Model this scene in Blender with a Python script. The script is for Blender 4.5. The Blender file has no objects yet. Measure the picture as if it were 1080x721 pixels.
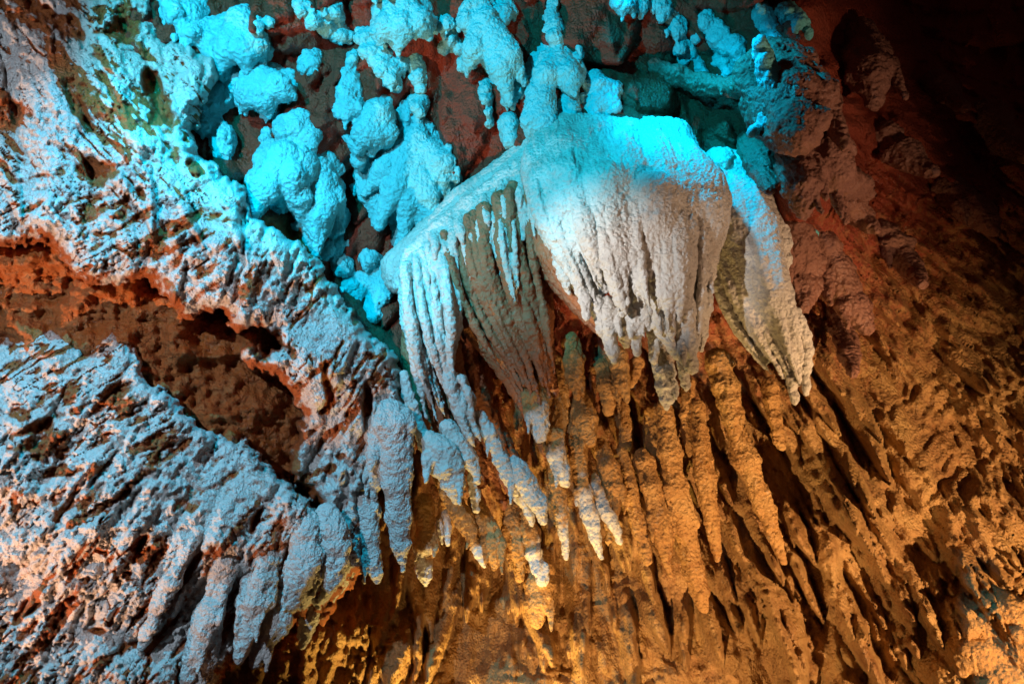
import bpy, math, random
import numpy as np
from mathutils import Matrix, Vector

random.seed(7)
RNG = np.random.default_rng(11)
sc = bpy.context.scene
COL = sc.collection

# ------------------------------------------------------------------ frame
# The cave is surveyed from the visitor's stand: (px, py, d) is a bearing (in
# photo pixels, 1080 x 721) and a distance in metres along the line of sight.
FOC = 720.0
PITCH = math.radians(54)
CAM = np.array([0.0, 0.0, 1.6])
RIGHT = np.array([1.0, 0.0, 0.0])
FWD = np.array([0.0, math.cos(PITCH), math.sin(PITCH)])
UP = np.array([0.0, -math.sin(PITCH), math.cos(PITCH)])
BASIS = np.stack([RIGHT, UP, -FWD], 0)            # rows: local axes in world


def loc3(px, py, d):
    px = np.asarray(px, float); py = np.asarray(py, float); d = np.asarray(d, float)
    return np.stack([(px - 540) / FOC * d, (360.5 - py) / FOC * d, -d], -1)


def to_world(P):
    return P @ BASIS + CAM


# ------------------------------------------------------------------ noise
def _hash(ix, iy, iz, seed):
    h = (ix.astype(np.uint32) * np.uint32(374761393)) ^ (iy.astype(np.uint32) * np.uint32(668265263)) \
        ^ (iz.astype(np.uint32) * np.uint32(2147483647)) ^ np.uint32((seed * 2654435761) & 0xffffffff)
    h = (h ^ (h >> np.uint32(13))) * np.uint32(1274126177)
    h = (h ^ (h >> np.uint32(16))) * np.uint32(2246822519)
    h = h ^ (h >> np.uint32(15))
    return h.astype(np.float32) / np.float32(4294967295.0) * 2 - 1


def vnoise(P, seed=0):
    P = np.asarray(P, np.float32)
    f = np.floor(P); t = P - f
    i = f.astype(np.int64) & 0xffffffff
    j = (i + 1) & 0xffffffff
    t = t * t * t * (t * (t * 6 - 15) + 10)
    x0, y0, z0 = i[..., 0], i[..., 1], i[..., 2]
    x1, y1, z1 = j[..., 0], j[..., 1], j[..., 2]
    tx, ty, tz = t[..., 0], t[..., 1], t[..., 2]
    a = _hash(x0, y0, z0, seed) * (1 - tx) + _hash(x1, y0, z0, seed) * tx
    b = _hash(x0, y1, z0, seed) * (1 - tx) + _hash(x1, y1, z0, seed) * tx
    c = _hash(x0, y0, z1, seed) * (1 - tx) + _hash(x1, y0, z1, seed) * tx
    e = _hash(x0, y1, z1, seed) * (1 - tx) + _hash(x1, y1, z1, seed) * tx
    return (a * (1 - ty) + b * ty) * (1 - tz) + (c * (1 - ty) + e * ty) * tz


def fbm(P, octv=4, seed=0, gain=0.5, lac=2.03):
    s = 0; a = 1.0; n = 0
    P = np.asarray(P, np.float32)
    for k in range(octv):
        s = s + a * vnoise(P, seed + k * 17); n += a
        a *= gain; P = P * lac + 3.7
    return s / n


def ridged(P, octv=4, seed=0):
    s = 0; a = 1.0; n = 0
    P = np.asarray(P, np.float32)
    for k in range(octv):
        s = s + a * (1 - np.abs(vnoise(P, seed + k * 31)) * 2); n += a
        a *= 0.55; P = P * 2.07 + 1.3
    return s / n


def sstep(a, b, x):
    t = np.clip((x - a) / (b - a), 0, 1)
    return t * t * (3 - 2 * t)


# ------------------------------------------------------------------ meshes
def raw_mesh(name, V, quads):
    me = bpy.data.meshes.new(name)
    n = len(V); q = len(quads)
    me.vertices.add(n)
    me.vertices.foreach_set("co", np.asarray(V, np.float32).ravel())
    me.loops.add(q * 4)
    me.loops.foreach_set("vertex_index", np.asarray(quads, np.int32).ravel())
    me.polygons.add(q)
    me.polygons.foreach_set("loop_start", np.arange(0, q * 4, 4, dtype=np.int32))
    me.polygons.foreach_set("loop_total", np.full(q, 4, np.int32))
    me.polygons.foreach_set("use_smooth", np.ones(q, bool))
    me.update(calc_edges=True)
    return me


def normals_of(me):
    N = np.empty(len(me.vertices) * 3, np.float32)
    me.vertex_normals.foreach_get("vector", N)
    return N.reshape(-1, 3)


def link(name, me, origin, mat, parent=None):
    o = bpy.data.objects.new(name, me)
    COL.objects.link(o)
    me.materials.append(mat)
    if parent is None:
        o.location = Vector(origin)
    else:
        o.parent = parent
    return o


def tag(o, label, cat, group=None):
    o["label"] = label; o["category"] = cat
    if group:
        o["group"] = group
    return o


def empty(name, P):
    o = bpy.data.objects.new(name, None)
    COL.objects.link(o)
    o.location = Vector(P)
    return o


def set_attr(me, name, arr):
    a = me.attributes.new(name, 'FLOAT', 'POINT')
    a.data.foreach_set("value", np.asarray(arr, np.float32).ravel())


def rough(V, N, amp, scale, seed, stretch=0.3):
    """weathering of a calcite skin: grooves running down with gravity plus popcorn."""
    Q = V * np.array([1, 1, stretch], np.float32)
    g = fbm(Q / scale, 4, seed)
    p = 1 - np.abs(fbm(V / (scale * 0.45), 3, seed + 5)) * 2.2
    r = ridged(Q / (scale * 0.6), 3, seed + 9)
    return V + N * (amp * (0.8 * g + 0.35 * p + 0.45 * (r - 0.5)))[:, None]


# ---- solid forms: a distance field of tapering capsules, meshed by surface nets
class Field:
    def __init__(self):
        self.caps = []

    def cap(self, a, b, ra, rb, k=0.02):
        self.caps.append((np.array(a, float), np.array(b, float), float(ra), float(rb), float(k)))

    def path(self, pts, rad, k=0.02):
        for i in range(len(pts) - 1):
            self.cap(pts[i], pts[i + 1], rad[i], rad[i + 1], k)

    def mesh(self, h):
        lo = np.min([np.minimum(a - ra, b - rb) for a, b, ra, rb, k in self.caps], 0) - 4 * h
        hi = np.max([np.maximum(a + ra, b + rb) for a, b, ra, rb, k in self.caps], 0) + 4 * h
        n = np.ceil((hi - lo) / h).astype(int) + 1
        F = np.full(n, 0.5, np.float32)
        ax = [lo[i] + h * np.arange(n[i]) for i in range(3)]
        for a, b, ra, rb, k in self.caps:
            m = max(k, 3 * h) * 1.5
            l = np.minimum(a - ra, b - rb) - m; u = np.maximum(a + ra, b + rb) + m
            i0 = np.clip(np.floor((l - lo) / h).astype(int), 0, n - 1)
            i1 = np.clip(np.ceil((u - lo) / h).astype(int) + 1, 1, n)
            X = ax[0][i0[0]:i1[0], None, None]; Y = ax[1][None, i0[1]:i1[1], None]; Z = ax[2][None, None, i0[2]:i1[2]]
            ab = b - a; L = max(ab @ ab, 1e-9)
            t = np.clip(((X - a[0]) * ab[0] + (Y - a[1]) * ab[1] + (Z - a[2]) * ab[2]) / L, 0, 1)
            dd = np.sqrt((X - a[0] - t * ab[0]) ** 2 + (Y - a[1] - t * ab[1]) ** 2 + (Z - a[2] - t * ab[2]) ** 2) - (ra + (rb - ra) * t)
            S = F[i0[0]:i1[0], i0[1]:i1[1], i0[2]:i1[2]]
            hh = np.maximum(k - np.abs(S - dd), 0) / k
            S[...] = np.minimum(S, dd) - hh * hh * k * 0.25
        return surface_nets(F, lo, h)


CORN = [(0, 0, 0), (1, 0, 0), (0, 1, 0), (1, 1, 0), (0, 0, 1), (1, 0, 1), (0, 1, 1), (1, 1, 1)]
EDG = [(0, 1), (2, 3), (4, 5), (6, 7), (0, 2), (1, 3), (4, 6), (5, 7), (0, 4), (1, 5), (2, 6), (3, 7)]


def surface_nets(F, lo, h):
    n = np.array(F.shape)
    ins = F < 0
    cnt = np.zeros(n - 1, np.int8)
    for c in CORN:
        cnt += ins[c[0]:n[0] - 1 + c[0], c[1]:n[1] - 1 + c[1], c[2]:n[2] - 1 + c[2]]
    I = np.argwhere((cnt > 0) & (cnt < 8))
    idx = np.full(n - 1, -1, np.int32)
    idx[I[:, 0], I[:, 1], I[:, 2]] = np.arange(len(I))
    vals = np.stack([F[I[:, 0] + c[0], I[:, 1] + c[1], I[:, 2] + c[2]] for c in CORN], 1)
    acc = np.zeros((len(I), 3)); w = np.zeros(len(I))
    C = np.array(CORN, float)
    for a, b in EDG:
        va, vb = vals[:, a], vals[:, b]
        s = (va < 0) != (vb < 0)
        t = np.where(s, va / np.where(va - vb == 0, 1, va - vb), 0)
        acc += np.where(s[:, None], C[a] + (C[b] - C[a]) * t[:, None], 0); w += s
    V = lo + h * (I + acc / w[:, None])
    quads = []
    for axs in range(3):
        o1, o2 = [(1, 2), (2, 0), (0, 1)][axs]
        sl0 = [slice(1, -1)] * 3; sl1 = [slice(1, -1)] * 3
        sl0[axs] = slice(0, -1); sl1[axs] = slice(1, None)
        A = ins[tuple(sl0)]; B = ins[tuple(sl1)]
        off = np.array([1, 1, 1]); off[axs] = 0
        for flip, M in ((False, A & ~B), (True, ~A & B)):
            E = np.argwhere(M) + off
            if not len(E):
                continue
            def at(d1, d2):
                G = E.copy(); G[:, o1] += d1; G[:, o2] += d2
                return idx[G[:, 0], G[:, 1], G[:, 2]]
            q = np.stack([at(-1, -1), at(0, -1), at(0, 0), at(-1, 0)], 1)
            quads.append(q[:, ::-1] if flip else q)
    return V, np.concatenate(quads)


def solid(name, field, mat, h, amp, scale, seed, parent=None, tip=None, stretch=0.3):
    """field (in local axes) -> weathered mesh object in world space. tip=(point, reach): clean calcite near the drip tip"""
    V, Q = field.mesh(h)
    Wd = to_world(V)
    me = raw_mesh(name, Wd, Q)
    N = normals_of(me)
    W2 = rough(Wd.astype(np.float32), N, amp, scale, seed, stretch)
    org = np.array([Wd[:, 0].mean(), Wd[:, 1].mean(), Wd[:, 2].max()]) if parent is None else np.array(parent.location)
    W2 = W2 - org
    me.vertices.foreach_set("co", W2.astype(np.float32).ravel())
    if tip is not None:
        tw = to_world(np.array(tip[0]))
        dist = np.linalg.norm(Wd - tw, axis=1) / tip[1]
        nz = fbm(Wd / 0.09, 3, seed + 2)
        set_attr(me, "calcite", np.clip(sstep(1.35, 0.45, dist + 0.5 * nz), 0, 1))
    me.update()
    return link(name, me, org, mat, parent)


def resample(P, m):
    P = np.asarray(P, float)
    t = np.linspace(0, len(P) - 1, m)
    out = []
    for x in t:
        i = min(int(x), len(P) - 2); f = x - i
        p0 = P[max(i - 1, 0)]; p1 = P[i]; p2 = P[i + 1]; p3 = P[min(i + 2, len(P) - 1)]
        out.append(0.5 * ((2 * p1) + (-p0 + p2) * f + (2 * p0 - 5 * p1 + 4 * p2 - p3) * f * f + (-p0 + 3 * p1 - 3 * p2 + p3) * f ** 3))
    return np.array(out)


def fan(F, guides, n, rpx, jit=0.5, tipfrac=0.35, endmin=0.75, k=0.02, m=14, rs=None, startmax=0.0, zj=0.03, rv=(0.65, 1.3)):
    """n flow tubes interpolated across guide lines [(px,py,d)...]"""
    G = np.stack([resample(g, m) for g in guides])            # K, m, 3
    rs = rs or random.Random(1)
    for i in range(n):
        u = (i + 0.5 + jit * (rs.random() - 0.5)) / n * (len(G) - 1)
        u = min(max(u, 0), len(G) - 1 - 1e-6)
        a = int(u); f = u - a
        P = G[a] * (1 - f) + G[a + 1] * f
        end = endmin + (1 - endmin) * rs.random()
        st = startmax * rs.random()
        T = resample(P, m * 2)
        i0 = int(st * 2 * m); i1 = max(int(end * 2 * m), i0 + 4)
        T = T[i0:i1].copy()
        w = np.linspace(0, 1, len(T))
        T[:, 0] += 1.5 * np.sin(w * rs.uniform(3, 9) + rs.random() * 6) * rpx / 9
        T[:, 2] += rs.uniform(-1, 1) * zj + 0.02 * np.sin(w * rs.uniform(4, 10) + rs.random() * 6)
        r = rpx * rs.uniform(*rv)
        prof = np.where(w < 1 - tipfrac, 1.0, 1 - 0.78 * ((w - 1 + tipfrac) / tipfrac) ** 1.3)
        prof = prof * (1 + 0.12 * np.sin(w * rs.uniform(8, 20) + rs.random() * 6))
        rad = r * prof * T[:, 2] / FOC
        F.path(loc3(T[:, 0], T[:, 1], T[:, 2]), rad, k)


# ---- relief sheets: distance along the line of sight on a survey grid
class Relief:
    def __init__(self, x0, x1, y0, y1, step):
        self.x = np.arange(x0, x1 + step, step, dtype=float)
        self.y = np.arange(y0, y1 + step, step, dtype=float)
        self.step = step
        self.X, self.Y = np.meshgrid(self.x, self.y)
        self.D = np.zeros_like(self.X)

    def base(self, pts):
        P = np.array(pts, float); s = 300.0
        A = P[:, :2] / s
        def U(r2):
            return np.where(r2 > 1e-12, r2 * np.log(np.maximum(r2, 1e-12)), 0)
        r2 = ((A[:, None] - A[None]) ** 2).sum(-1)
        n = len(A)
        M = np.zeros((n + 3, n + 3)); M[:n, :n] = U(r2) + np.eye(n) * 0.02
        M[:n, n] = 1; M[:n, n + 1:] = A; M[n, :n] = 1; M[n + 1:, :n] = A.T
        w = np.linalg.solve(M, np.concatenate([P[:, 2], [0, 0, 0]]))
        X = self.X / s; Y = self.Y / s
        D = w[n] + w[n + 1] * X + w[n + 2] * Y
        for i in range(n):
            D = D + w[i] * U((X - A[i, 0]) ** 2 + (Y - A[i, 1]) ** 2)
        self.D = D

    def stamp(self, H, px, py, ln, wd, h, ang, sharp=1.0):
        """a hanging drop: swells towards its lower tip, then breaks off. ang = direction it hangs, H = max-map"""
        R = max(ln, wd) * 1.05
        i0 = max(int((px - R - self.x[0]) / self.step), 0); i1 = min(int((px + R - self.x[0]) / self.step) + 1, len(self.x))
        j0 = max(int((py - R - self.y[0]) / self.step), 0); j1 = min(int((py + R - self.y[0]) / self.step) + 1, len(self.y))
        if i1 <= i0 or j1 <= j0:
            return
        dx = self.X[j0:j1, i0:i1] - px; dy = self.Y[j0:j1, i0:i1] - py
        ca, sa = math.cos(ang), math.sin(ang)
        t = (dx * ca + dy * sa) / ln
        s = (-dx * sa + dy * ca) / wd
        tc = np.clip(t, 0, 1)
        wt = np.sqrt(np.clip(tc * 3, 0, 1)) * np.clip(1 - tc ** 2.4, 0, 1) ** 0.75 + 1e-6
        q = 1 - (s / wt) ** 2
        v = h * (0.15 + 0.85 * tc ** sharp) * np.sqrt(np.clip(q, 0, 1))
        v = np.where((t < 0) | (t > 1) | (q <= 0), 0, v)
        S = H[j0:j1, i0:i1]
        np.maximum(S, v, out=S)

    def scatter(self, spacing, ln, wd, h, angf, rng, densf=None, sharp=1.0):
        H = np.zeros_like(self.D)
        x0, x1, y0, y1 = self.x[0], self.x[-1], self.y[0], self.y[-1]
        sx, sy = spacing
        order = [(x, y) for y in np.arange(y0 - ln, y1, sy) for x in np.arange(x0, x1, sx)]
        for x, y in order:
            x += rng.uniform(-.6, .6) * sx; y += rng.uniform(-.6, .6) * sy
            if densf is not None and rng.random() > densf(x, y):
                continue
            k = rng.uniform(.55, 1.45)
            self.stamp(H, x, y, ln * k * rng.uniform(.7, 1.3), wd * k * rng.uniform(.75, 1.25), h * k * rng.uniform(.6, 1.2),
                       angf(x, y) + rng.normal() * .1, sharp)
        return H

    def build(self, name, mat, mask=None, attrs=None):
        ny, nx = self.D.shape
        V = to_world(loc3(self.X, self.Y, self.D).reshape(-1, 3))
        g = np.arange(nx * ny).reshape(ny, nx)
        Q = np.stack([g[:-1, :-1], g[1:, :-1], g[1:, 1:], g[:-1, 1:]], -1)
        if mask is not None:
            ok = mask[:-1, :-1] & mask[1:, :-1] & mask[1:, 1:] & mask[:-1, 1:]
            Q = Q[ok]
        Q = Q.reshape(-1, 4)
        used = np.zeros(nx * ny, bool); used[Q.ravel()] = True
        new = np.cumsum(used) - 1
        V = V[used]; Q = new[Q]
        org = V.mean(0)
        me = raw_mesh(name, V - org, Q)
        for k, v in (attrs or {}).items():
            set_attr(me, k, v.reshape(-1)[used])
        return link(name, me, org, mat)


def poly_dist(X, Y, poly):
    """signed distance in px, positive inside"""
    P = np.array(poly, float); d2 = np.full(X.shape, 1e12); inside = np.zeros(X.shape, bool)
    for i in range(len(P)):
        a = P[i]; b = P[(i + 1) % len(P)]; ab = b - a
        t = np.clip(((X - a[0]) * ab[0] + (Y - a[1]) * ab[1]) / max(ab @ ab, 1e-9), 0, 1)
        d2 = np.minimum(d2, (X - a[0] - t * ab[0]) ** 2 + (Y - a[1] - t * ab[1]) ** 2)
        if a[1] != b[1]:
            c = ((a[1] > Y) != (b[1] > Y)) & (X < (b[0] - a[0]) * (Y - a[1]) / (b[1] - a[1]) + a[0])
            inside ^= c
    d = np.sqrt(d2)
    return np.where(inside, d, -d)


ZEN = (540.0, 360.5 - FOC / math.tan(PITCH))       # where plumb lines meet


def plumb(x, y):
    return math.atan2(y - ZEN[1], x - ZEN[0])


# ------------------------------------------------------------------ materials
def new_mat(name):
    m = bpy.data.materials.new(name); m.use_nodes = True
    nt = m.node_tree; nt.nodes.clear()
    return m, nt, nt.nodes, nt.links


def ramp(nodes, pts):
    r = nodes.new("ShaderNodeValToRGB")
    e = r.color_ramp.elements
    while len(e) < len(pts):
        e.new(0.5)
    for i, (p, c) in enumerate(pts):
        e[i].position = p; e[i].color = c if len(c) == 4 else (*c, 1)
    return r


def rock_material(name, cols, clean=None, attr=None, bump=0.6, scale=1.0, clay=(0.30, 0.11, 0.035), spec=0.4, rough_=0.8, stain=0.5, fine=1.0, extra=None, bdist=0.045, soft=(0.40, 0.58)):
    """cols: ramp of base colours; attr: vertex attribute (0..1) that mixes in `clean` (or clay stain)"""
    m, nt, N, L = new_mat(name)
    out = N.new("ShaderNodeOutputMaterial"); b = N.new("ShaderNodeBsdfPrincipled")
    L.new(b.outputs[0], out.inputs[0])
    geo = N.new("ShaderNodeNewGeometry")
    pos = geo.outputs["Position"]
    def noise(s, det=6, ro=0.6, dist=0.0, stretch=None):
        n = N.new("ShaderNodeTexNoise"); n.inputs["Scale"].default_value = s
        n.inputs["Detail"].default_value = det; n.inputs["Roughness"].default_value = ro; n.inputs["Distortion"].default_value = dist
        if stretch:
            mp = N.new("ShaderNodeMapping"); mp.inputs["Scale"].default_value = stretch
            L.new(pos, mp.inputs["Vector"]); L.new(mp.outputs[0], n.inputs["Vector"])
        else:
            L.new(pos, n.inputs["Vector"])
        return n.outputs["Fac"]
    n1 = noise(2.3 * scale, 8, 0.65, 0.6)
    r1 = ramp(N, [(0.30 + 0.4 * i / (len(cols) - 1), c) for i, c in enumerate(cols)])
    L.new(n1, r1.inputs[0])
    col = r1.outputs[0]
    # fine speckle of dirt caught on the crystalline skin
    n2 = noise(26 * scale, 5, 0.7)
    r2 = ramp(N, [(0.52, (0, 0, 0)), (0.66, (1, 1, 1))]); L.new(n2, r2.inputs[0])
    n3 = noise(1.4 * scale, 5, 0.6, 0.4, (1, 1, 0.55))
    r3 = ramp(N, [(0.45, (0, 0, 0)), (0.62, (1, 1, 1))]); L.new(n3, r3.inputs[0])
    mul = N.new("ShaderNodeMath"); mul.operation = 'MULTIPLY'; L.new(r2.outputs[0], mul.inputs[0]); L.new(r3.outputs[0], mul.inputs[1])
    mu2 = N.new("ShaderNodeMath"); mu2.operation = 'MULTIPLY'; L.new(mul.outputs[0], mu2.inputs[0]); mu2.inputs[1].default_value = stain
    mx = N.new("ShaderNodeMix"); mx.data_type = 'RGBA'
    L.new(mu2.outputs[0], mx.inputs[0]); L.new(col, mx.inputs[6]); mx.inputs[7].default_value = (*clay, 1)
    col = mx.outputs[2]
    for attr, clean in ([(attr, clean)] if attr else []) + ([extra] if extra else []):
        at = N.new("ShaderNodeAttribute"); at.attribute_name = attr
        ad = N.new("ShaderNodeMath"); ad.operation = 'MULTIPLY_ADD'
        nn = noise(11 * scale, 5, 0.65)
        su = N.new("ShaderNodeMath"); su.operation = 'SUBTRACT'; L.new(nn, su.inputs[0]); su.inputs[1].default_value = 0.5
        L.new(su.outputs[0], ad.inputs[0]); ad.inputs[1].default_value = 1.3; L.new(at.outputs["Fac"], ad.inputs[2])
        rr = ramp(N, [(soft[0], (0, 0, 0)), (soft[1], (1, 1, 1))]); L.new(ad.outputs[0], rr.inputs[0])
        mz = N.new("ShaderNodeMix"); mz.data_type = 'RGBA'
        L.new(rr.outputs[0], mz.inputs[0]); L.new(col, mz.inputs[6]); mz.inputs[7].default_value = (*(clean or clay), 1)
        col = mz.outputs[2]
    L.new(col, b.inputs["Base Color"])
    nr = noise(3.1 * scale, 5, 0.6, 0.5, (1, 1, 0.4))
    rr_ = ramp(N, [(0.40, (0.32,) * 3), (0.60, (rough_,) * 3)]); L.new(nr, rr_.inputs[0]); L.new(rr_.outputs[0], b.inputs["Roughness"])
    b.inputs["Specular IOR Level"].default_value = spec
    # relief: grooves, popcorn and grain
    h1 = noise(17 * scale * fine, 6, 0.7, 0.3, (1, 1, 0.4))
    v = N.new("ShaderNodeTexVoronoi"); v.inputs["Scale"].default_value = 34 * scale * fine
    v.feature = 'SMOOTH_F1'; v.inputs["Smoothness"].default_value = 0.4
    L.new(pos, v.inputs["Vector"])
    h3 = noise(75 * scale * fine, 3, 0.6)
    a1 = N.new("ShaderNodeMath"); a1.operation = 'MULTIPLY_ADD'; L.new(v.outputs["Distance"], a1.inputs[0]); a1.inputs[1].default_value = -0.45; L.new(h1, a1.inputs[2])
    a2 = N.new("ShaderNodeMath"); a2.operation = 'MULTIPLY_ADD'; L.new(h3, a2.inputs[0]); a2.inputs[1].default_value = 0.28; L.new(a1.outputs[0], a2.inputs[2])
    bp = N.new("ShaderNodeBump"); bp.inputs["Strength"].default_value = bump; bp.inputs["Distance"].default_value = bdist
    L.new(a2.outputs[0], bp.inputs["Height"]); L.new(bp.outputs[0], b.inputs["Normal"])
    return m


M_WALL = rock_material("clay_stained_rock", [(0.22, 0.10, 0.035), (0.38, 0.21, 0.08), (0.46, 0.28, 0.11)], bump=0.9, stain=0.5,
                       attr="ceiling", clean=(0.25, 0.045, 0.020), clay=(0.24, 0.075, 0.022), soft=(0.2, 0.8), extra=("rust", (0.36, 0.10, 0.018)))
M_CALC = rock_material("white_calcite", [(0.56, 0.52, 0.48), (0.66, 0.63, 0.58), (0.72, 0.70, 0.66)], attr="clay", stain=0.8, bump=0.9, bdist=0.05, fine=1.6,
                       clay=(0.40, 0.11, 0.024), soft=(0.36, 0.62))
M_KNOB = rock_material("cyan_lit_coral", [(0.12, 0.50, 0.53), (0.17, 0.58, 0.61), (0.24, 0.66, 0.68)], stain=0.25, bump=0.7, spec=0.15)  # cyan of the lamplight put into the coral's base colour
M_CANOPY = rock_material("fluted_calcite", [(0.48, 0.44, 0.39), (0.60, 0.57, 0.52), (0.68, 0.66, 0.61)], stain=0.35, bump=0.7,
                         clay=(0.36, 0.16, 0.06))
M_FOLD = rock_material("brown_drapery_calcite", [(0.24, 0.085, 0.035), (0.33, 0.13, 0.06), (0.40, 0.18, 0.09)], stain=0.3, bump=0.55,
                       attr="calcite", clean=(0.68, 0.66, 0.62), clay=(0.26, 0.10, 0.04), soft=(0.15, 0.85))
M_STAL = rock_material("ochre_stalactite", [(0.32, 0.15, 0.045), (0.44, 0.235, 0.08), (0.54, 0.33, 0.13)], stain=0.5, bump=0.8,
                       attr="calcite", clean=(0.68, 0.66, 0.62), clay=(0.24, 0.08, 0.02), soft=(0.15, 0.85))
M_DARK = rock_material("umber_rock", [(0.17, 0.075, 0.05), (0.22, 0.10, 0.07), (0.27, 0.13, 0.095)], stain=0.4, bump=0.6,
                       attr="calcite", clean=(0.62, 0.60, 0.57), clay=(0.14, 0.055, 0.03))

# ------------------------------------------------------------------ the cave wall and roof (setting)
W = Relief(-300, 1380, -230, 960, 2.0)
W.base([(-300, -230, 5.8), (200, -230, 6.0), (700, -230, 6.6), (1380, -230, 8.2), (200, -60, 6.3), (400, 0, 6.6), (600, 0, 6.9), (300, 120, 6.7), (500, 150, 7.1),
        (420, 250, 7.3), (700, 80, 6.95), (850, 0, 7.3), (1000, 0, 8.2), (1380, 100, 7.8), (1080, 150, 7.6), (900, 150, 7.0),
        (900, 300, 7.1), (1000, 280, 7.5), (1080, 400, 6.7), (1380, 400, 6.0), (850, 500, 6.9), (950, 600, 6.45), (1060, 660, 6.0),
        (1380, 800, 5.0), (800, 650, 6.8), (700, 600, 7.0), (600, 500, 7.25), (500, 590, 7.7), (520, 690, 6.9), (700, 720, 6.7), (400, 660, 6.8),
        (300, 700, 6.4), (100, 720, 6.6), (-300, 720, 6.0), (200, 400, 5.5), (260, 430, 5.75), (120, 330, 5.35), (50, 310, 5.25), (-300, 300, 5.6), (650, 430, 7.35),
        (550, 350, 7.1), (600, 960, 6.4), (0, 960, 6.4), (1380, 960, 5.0)])
rg = np.random.default_rng(5)


def right_zone(x, y):
    # the curtain wall of fluted drips: right of a line from the dark roof to the foot
    return float(sstep(-40, 60, (y - 170) * 0.9 + (x - 900) * 0.45)) if x > 380 else float(sstep(600, 640, y))


def roof_zone(x, y):
    return 1 - right_zone(x, y)


XY = np.stack([W.X, W.Y, np.zeros_like(W.X)], -1)
rz = np.where(W.X > 380, sstep(-40, 60, (W.Y - 170) * 0.9 + (W.X - 900) * 0.45), sstep(600, 640, W.Y))
# hanging drips in three generations
def lo_zone(x, y):
    return right_zone(x, y) * float(sstep(980, 820, x - 0.25 * (y - 400)))


def hi_zone(x, y):
    return float(sstep(820, 900, x - 0.25 * (y - 400)) * sstep(-40, 60, y - 60))


H0 = W.scatter((90, 120), 260, 50, 0.5, plumb, rg, right_zone, 0.8)
H1 = W.scatter((32, 38), 118, 18, 0.17, plumb, rg, lo_zone, 0.8)
H2 = W.scatter((15, 22), 58, 8.5, 0.09, plumb, rg, lo_zone, 0.8)
K1 = W.scatter((48, 42), 135, 23, 0.24, plumb, rg, hi_zone, 0.9)
K2 = W.scatter((22, 22), 66, 10, 0.11, plumb, rg, hi_zone, 0.9)
H3 = W.scatter((10, 13), 24, 4.6, 0.05, plumb, rg, lambda x, y: max(right_zone(x, y), hi_zone(x, y)), 0.9)
TH = np.arctan2(W.X - ZEN[0], W.Y - ZEN[1]); RA = np.hypot(W.X - ZEN[0], W.Y - ZEN[1])
TW = TH + 0.03 * fbm(XY / 90, 3, 61)
var = np.clip(0.75 + 1.1 * fbm(XY / 110, 3, 141), 0.3, 1.4); va2 = np.clip(0.8 + 1.3 * fbm(XY / 70, 3, 142), 0.15, 1.5)
W.D -= 0.28 * H0 + H1 * var + H2 * va2 + H3 * va2 + K1 * var + K2 * va2
W.D -= rz * (0.045 * ridged(np.stack([TW * 22, RA / 150, 0 * RA], -1), 4, 71) + 0.035 * fbm(np.stack([TW * 90, RA / 60, 0 * RA], -1), 3, 72)
             + 0.018 * np.sin(RA / 2.6 + 5 * fbm(XY / 18, 2, 73)) * sstep(0, 0.4, fbm(XY / 45, 2, 74)))
# roof ridge added to keep cyan light off the far right; carries dark slabs
shade_rib = 845 + 22 * fbm(XY / 70, 3, 81) + 0.05 * (W.Y - 100)
W.D -= 0.85 * np.exp(-(((W.X - shade_rib) / 46) ** 2)) * sstep(330, 200, W.Y)
# a thicket of drips behind the free-hanging ones
HT = W.scatter((17, 40), 110, 12, 0.6, plumb, rg, lambda x, y: 1.0 if (430 < x < 860 and 330 < y < 590 and y > 700 - 0.9 * x) else 0.0, 0.8)
W.D -= 0.6 * HT
# lumpy roof blocks
R1 = W.scatter((110, 90), 110, 44, 0.30, plumb, rg, roof_zone, 0.8)
left_cav = sstep(345, 320, W.X) * sstep(215, 250, W.Y)
R1 *= 1 - 0.75 * left_cav
R2 = W.scatter((34, 30), 44, 13, 0.10, plumb, rg, roof_zone, 0.9) * (1 - 0.8 * left_cav)
W.D -= R1 + R2
blk = vnoise(np.stack([W.X / 38 + 0.6 * fbm(XY / 50, 2, 101), W.Y / 46 + 0.6 * fbm(XY / 50, 2, 102), 0 * W.X], -1), 103)
W.D -= (1 - rz) * (0.16 * np.abs(blk) + 0.10 * ridged(XY / np.array([60, 80, 1]), 5, 104) + 0.035 * fbm(XY / 9, 4, 105))
W.D -= 0.12 * fbm(XY / 60, 3, 3) + 0.03 * ridged(XY / np.array([26, 60, 1]), 3, 8)
W.D -= 0.022 * fbm(XY / np.array([7, 11, 1]), 3, 21, 0.6) + 0.03 * fbm(XY / 16, 3, 22)
roofiness = sstep(330, -60, (W.Y - 170) * 0.9 + (W.X - 900) * 0.3) * np.where(W.X > 380, 1, 1 - rz) * np.where(W.X < 330, sstep(245, 215, W.Y), 1)
rust = sstep(345, 320, W.X) * sstep(225, 250, W.Y) * sstep(640, 600, W.Y) * 0.75
W.D -= sstep(345, 320, W.X) * sstep(215, 250, W.Y) * (0.16 * ridged(XY / np.array([55, 30, 1]), 5, 91) + 0.05 * fbm(XY / 9, 4, 92, 0.6))
wall = W.build("cave_wall", M_WALL, None, {"ceiling": roofiness, "rust": rust})
wall["kind"] = "structure"

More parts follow.
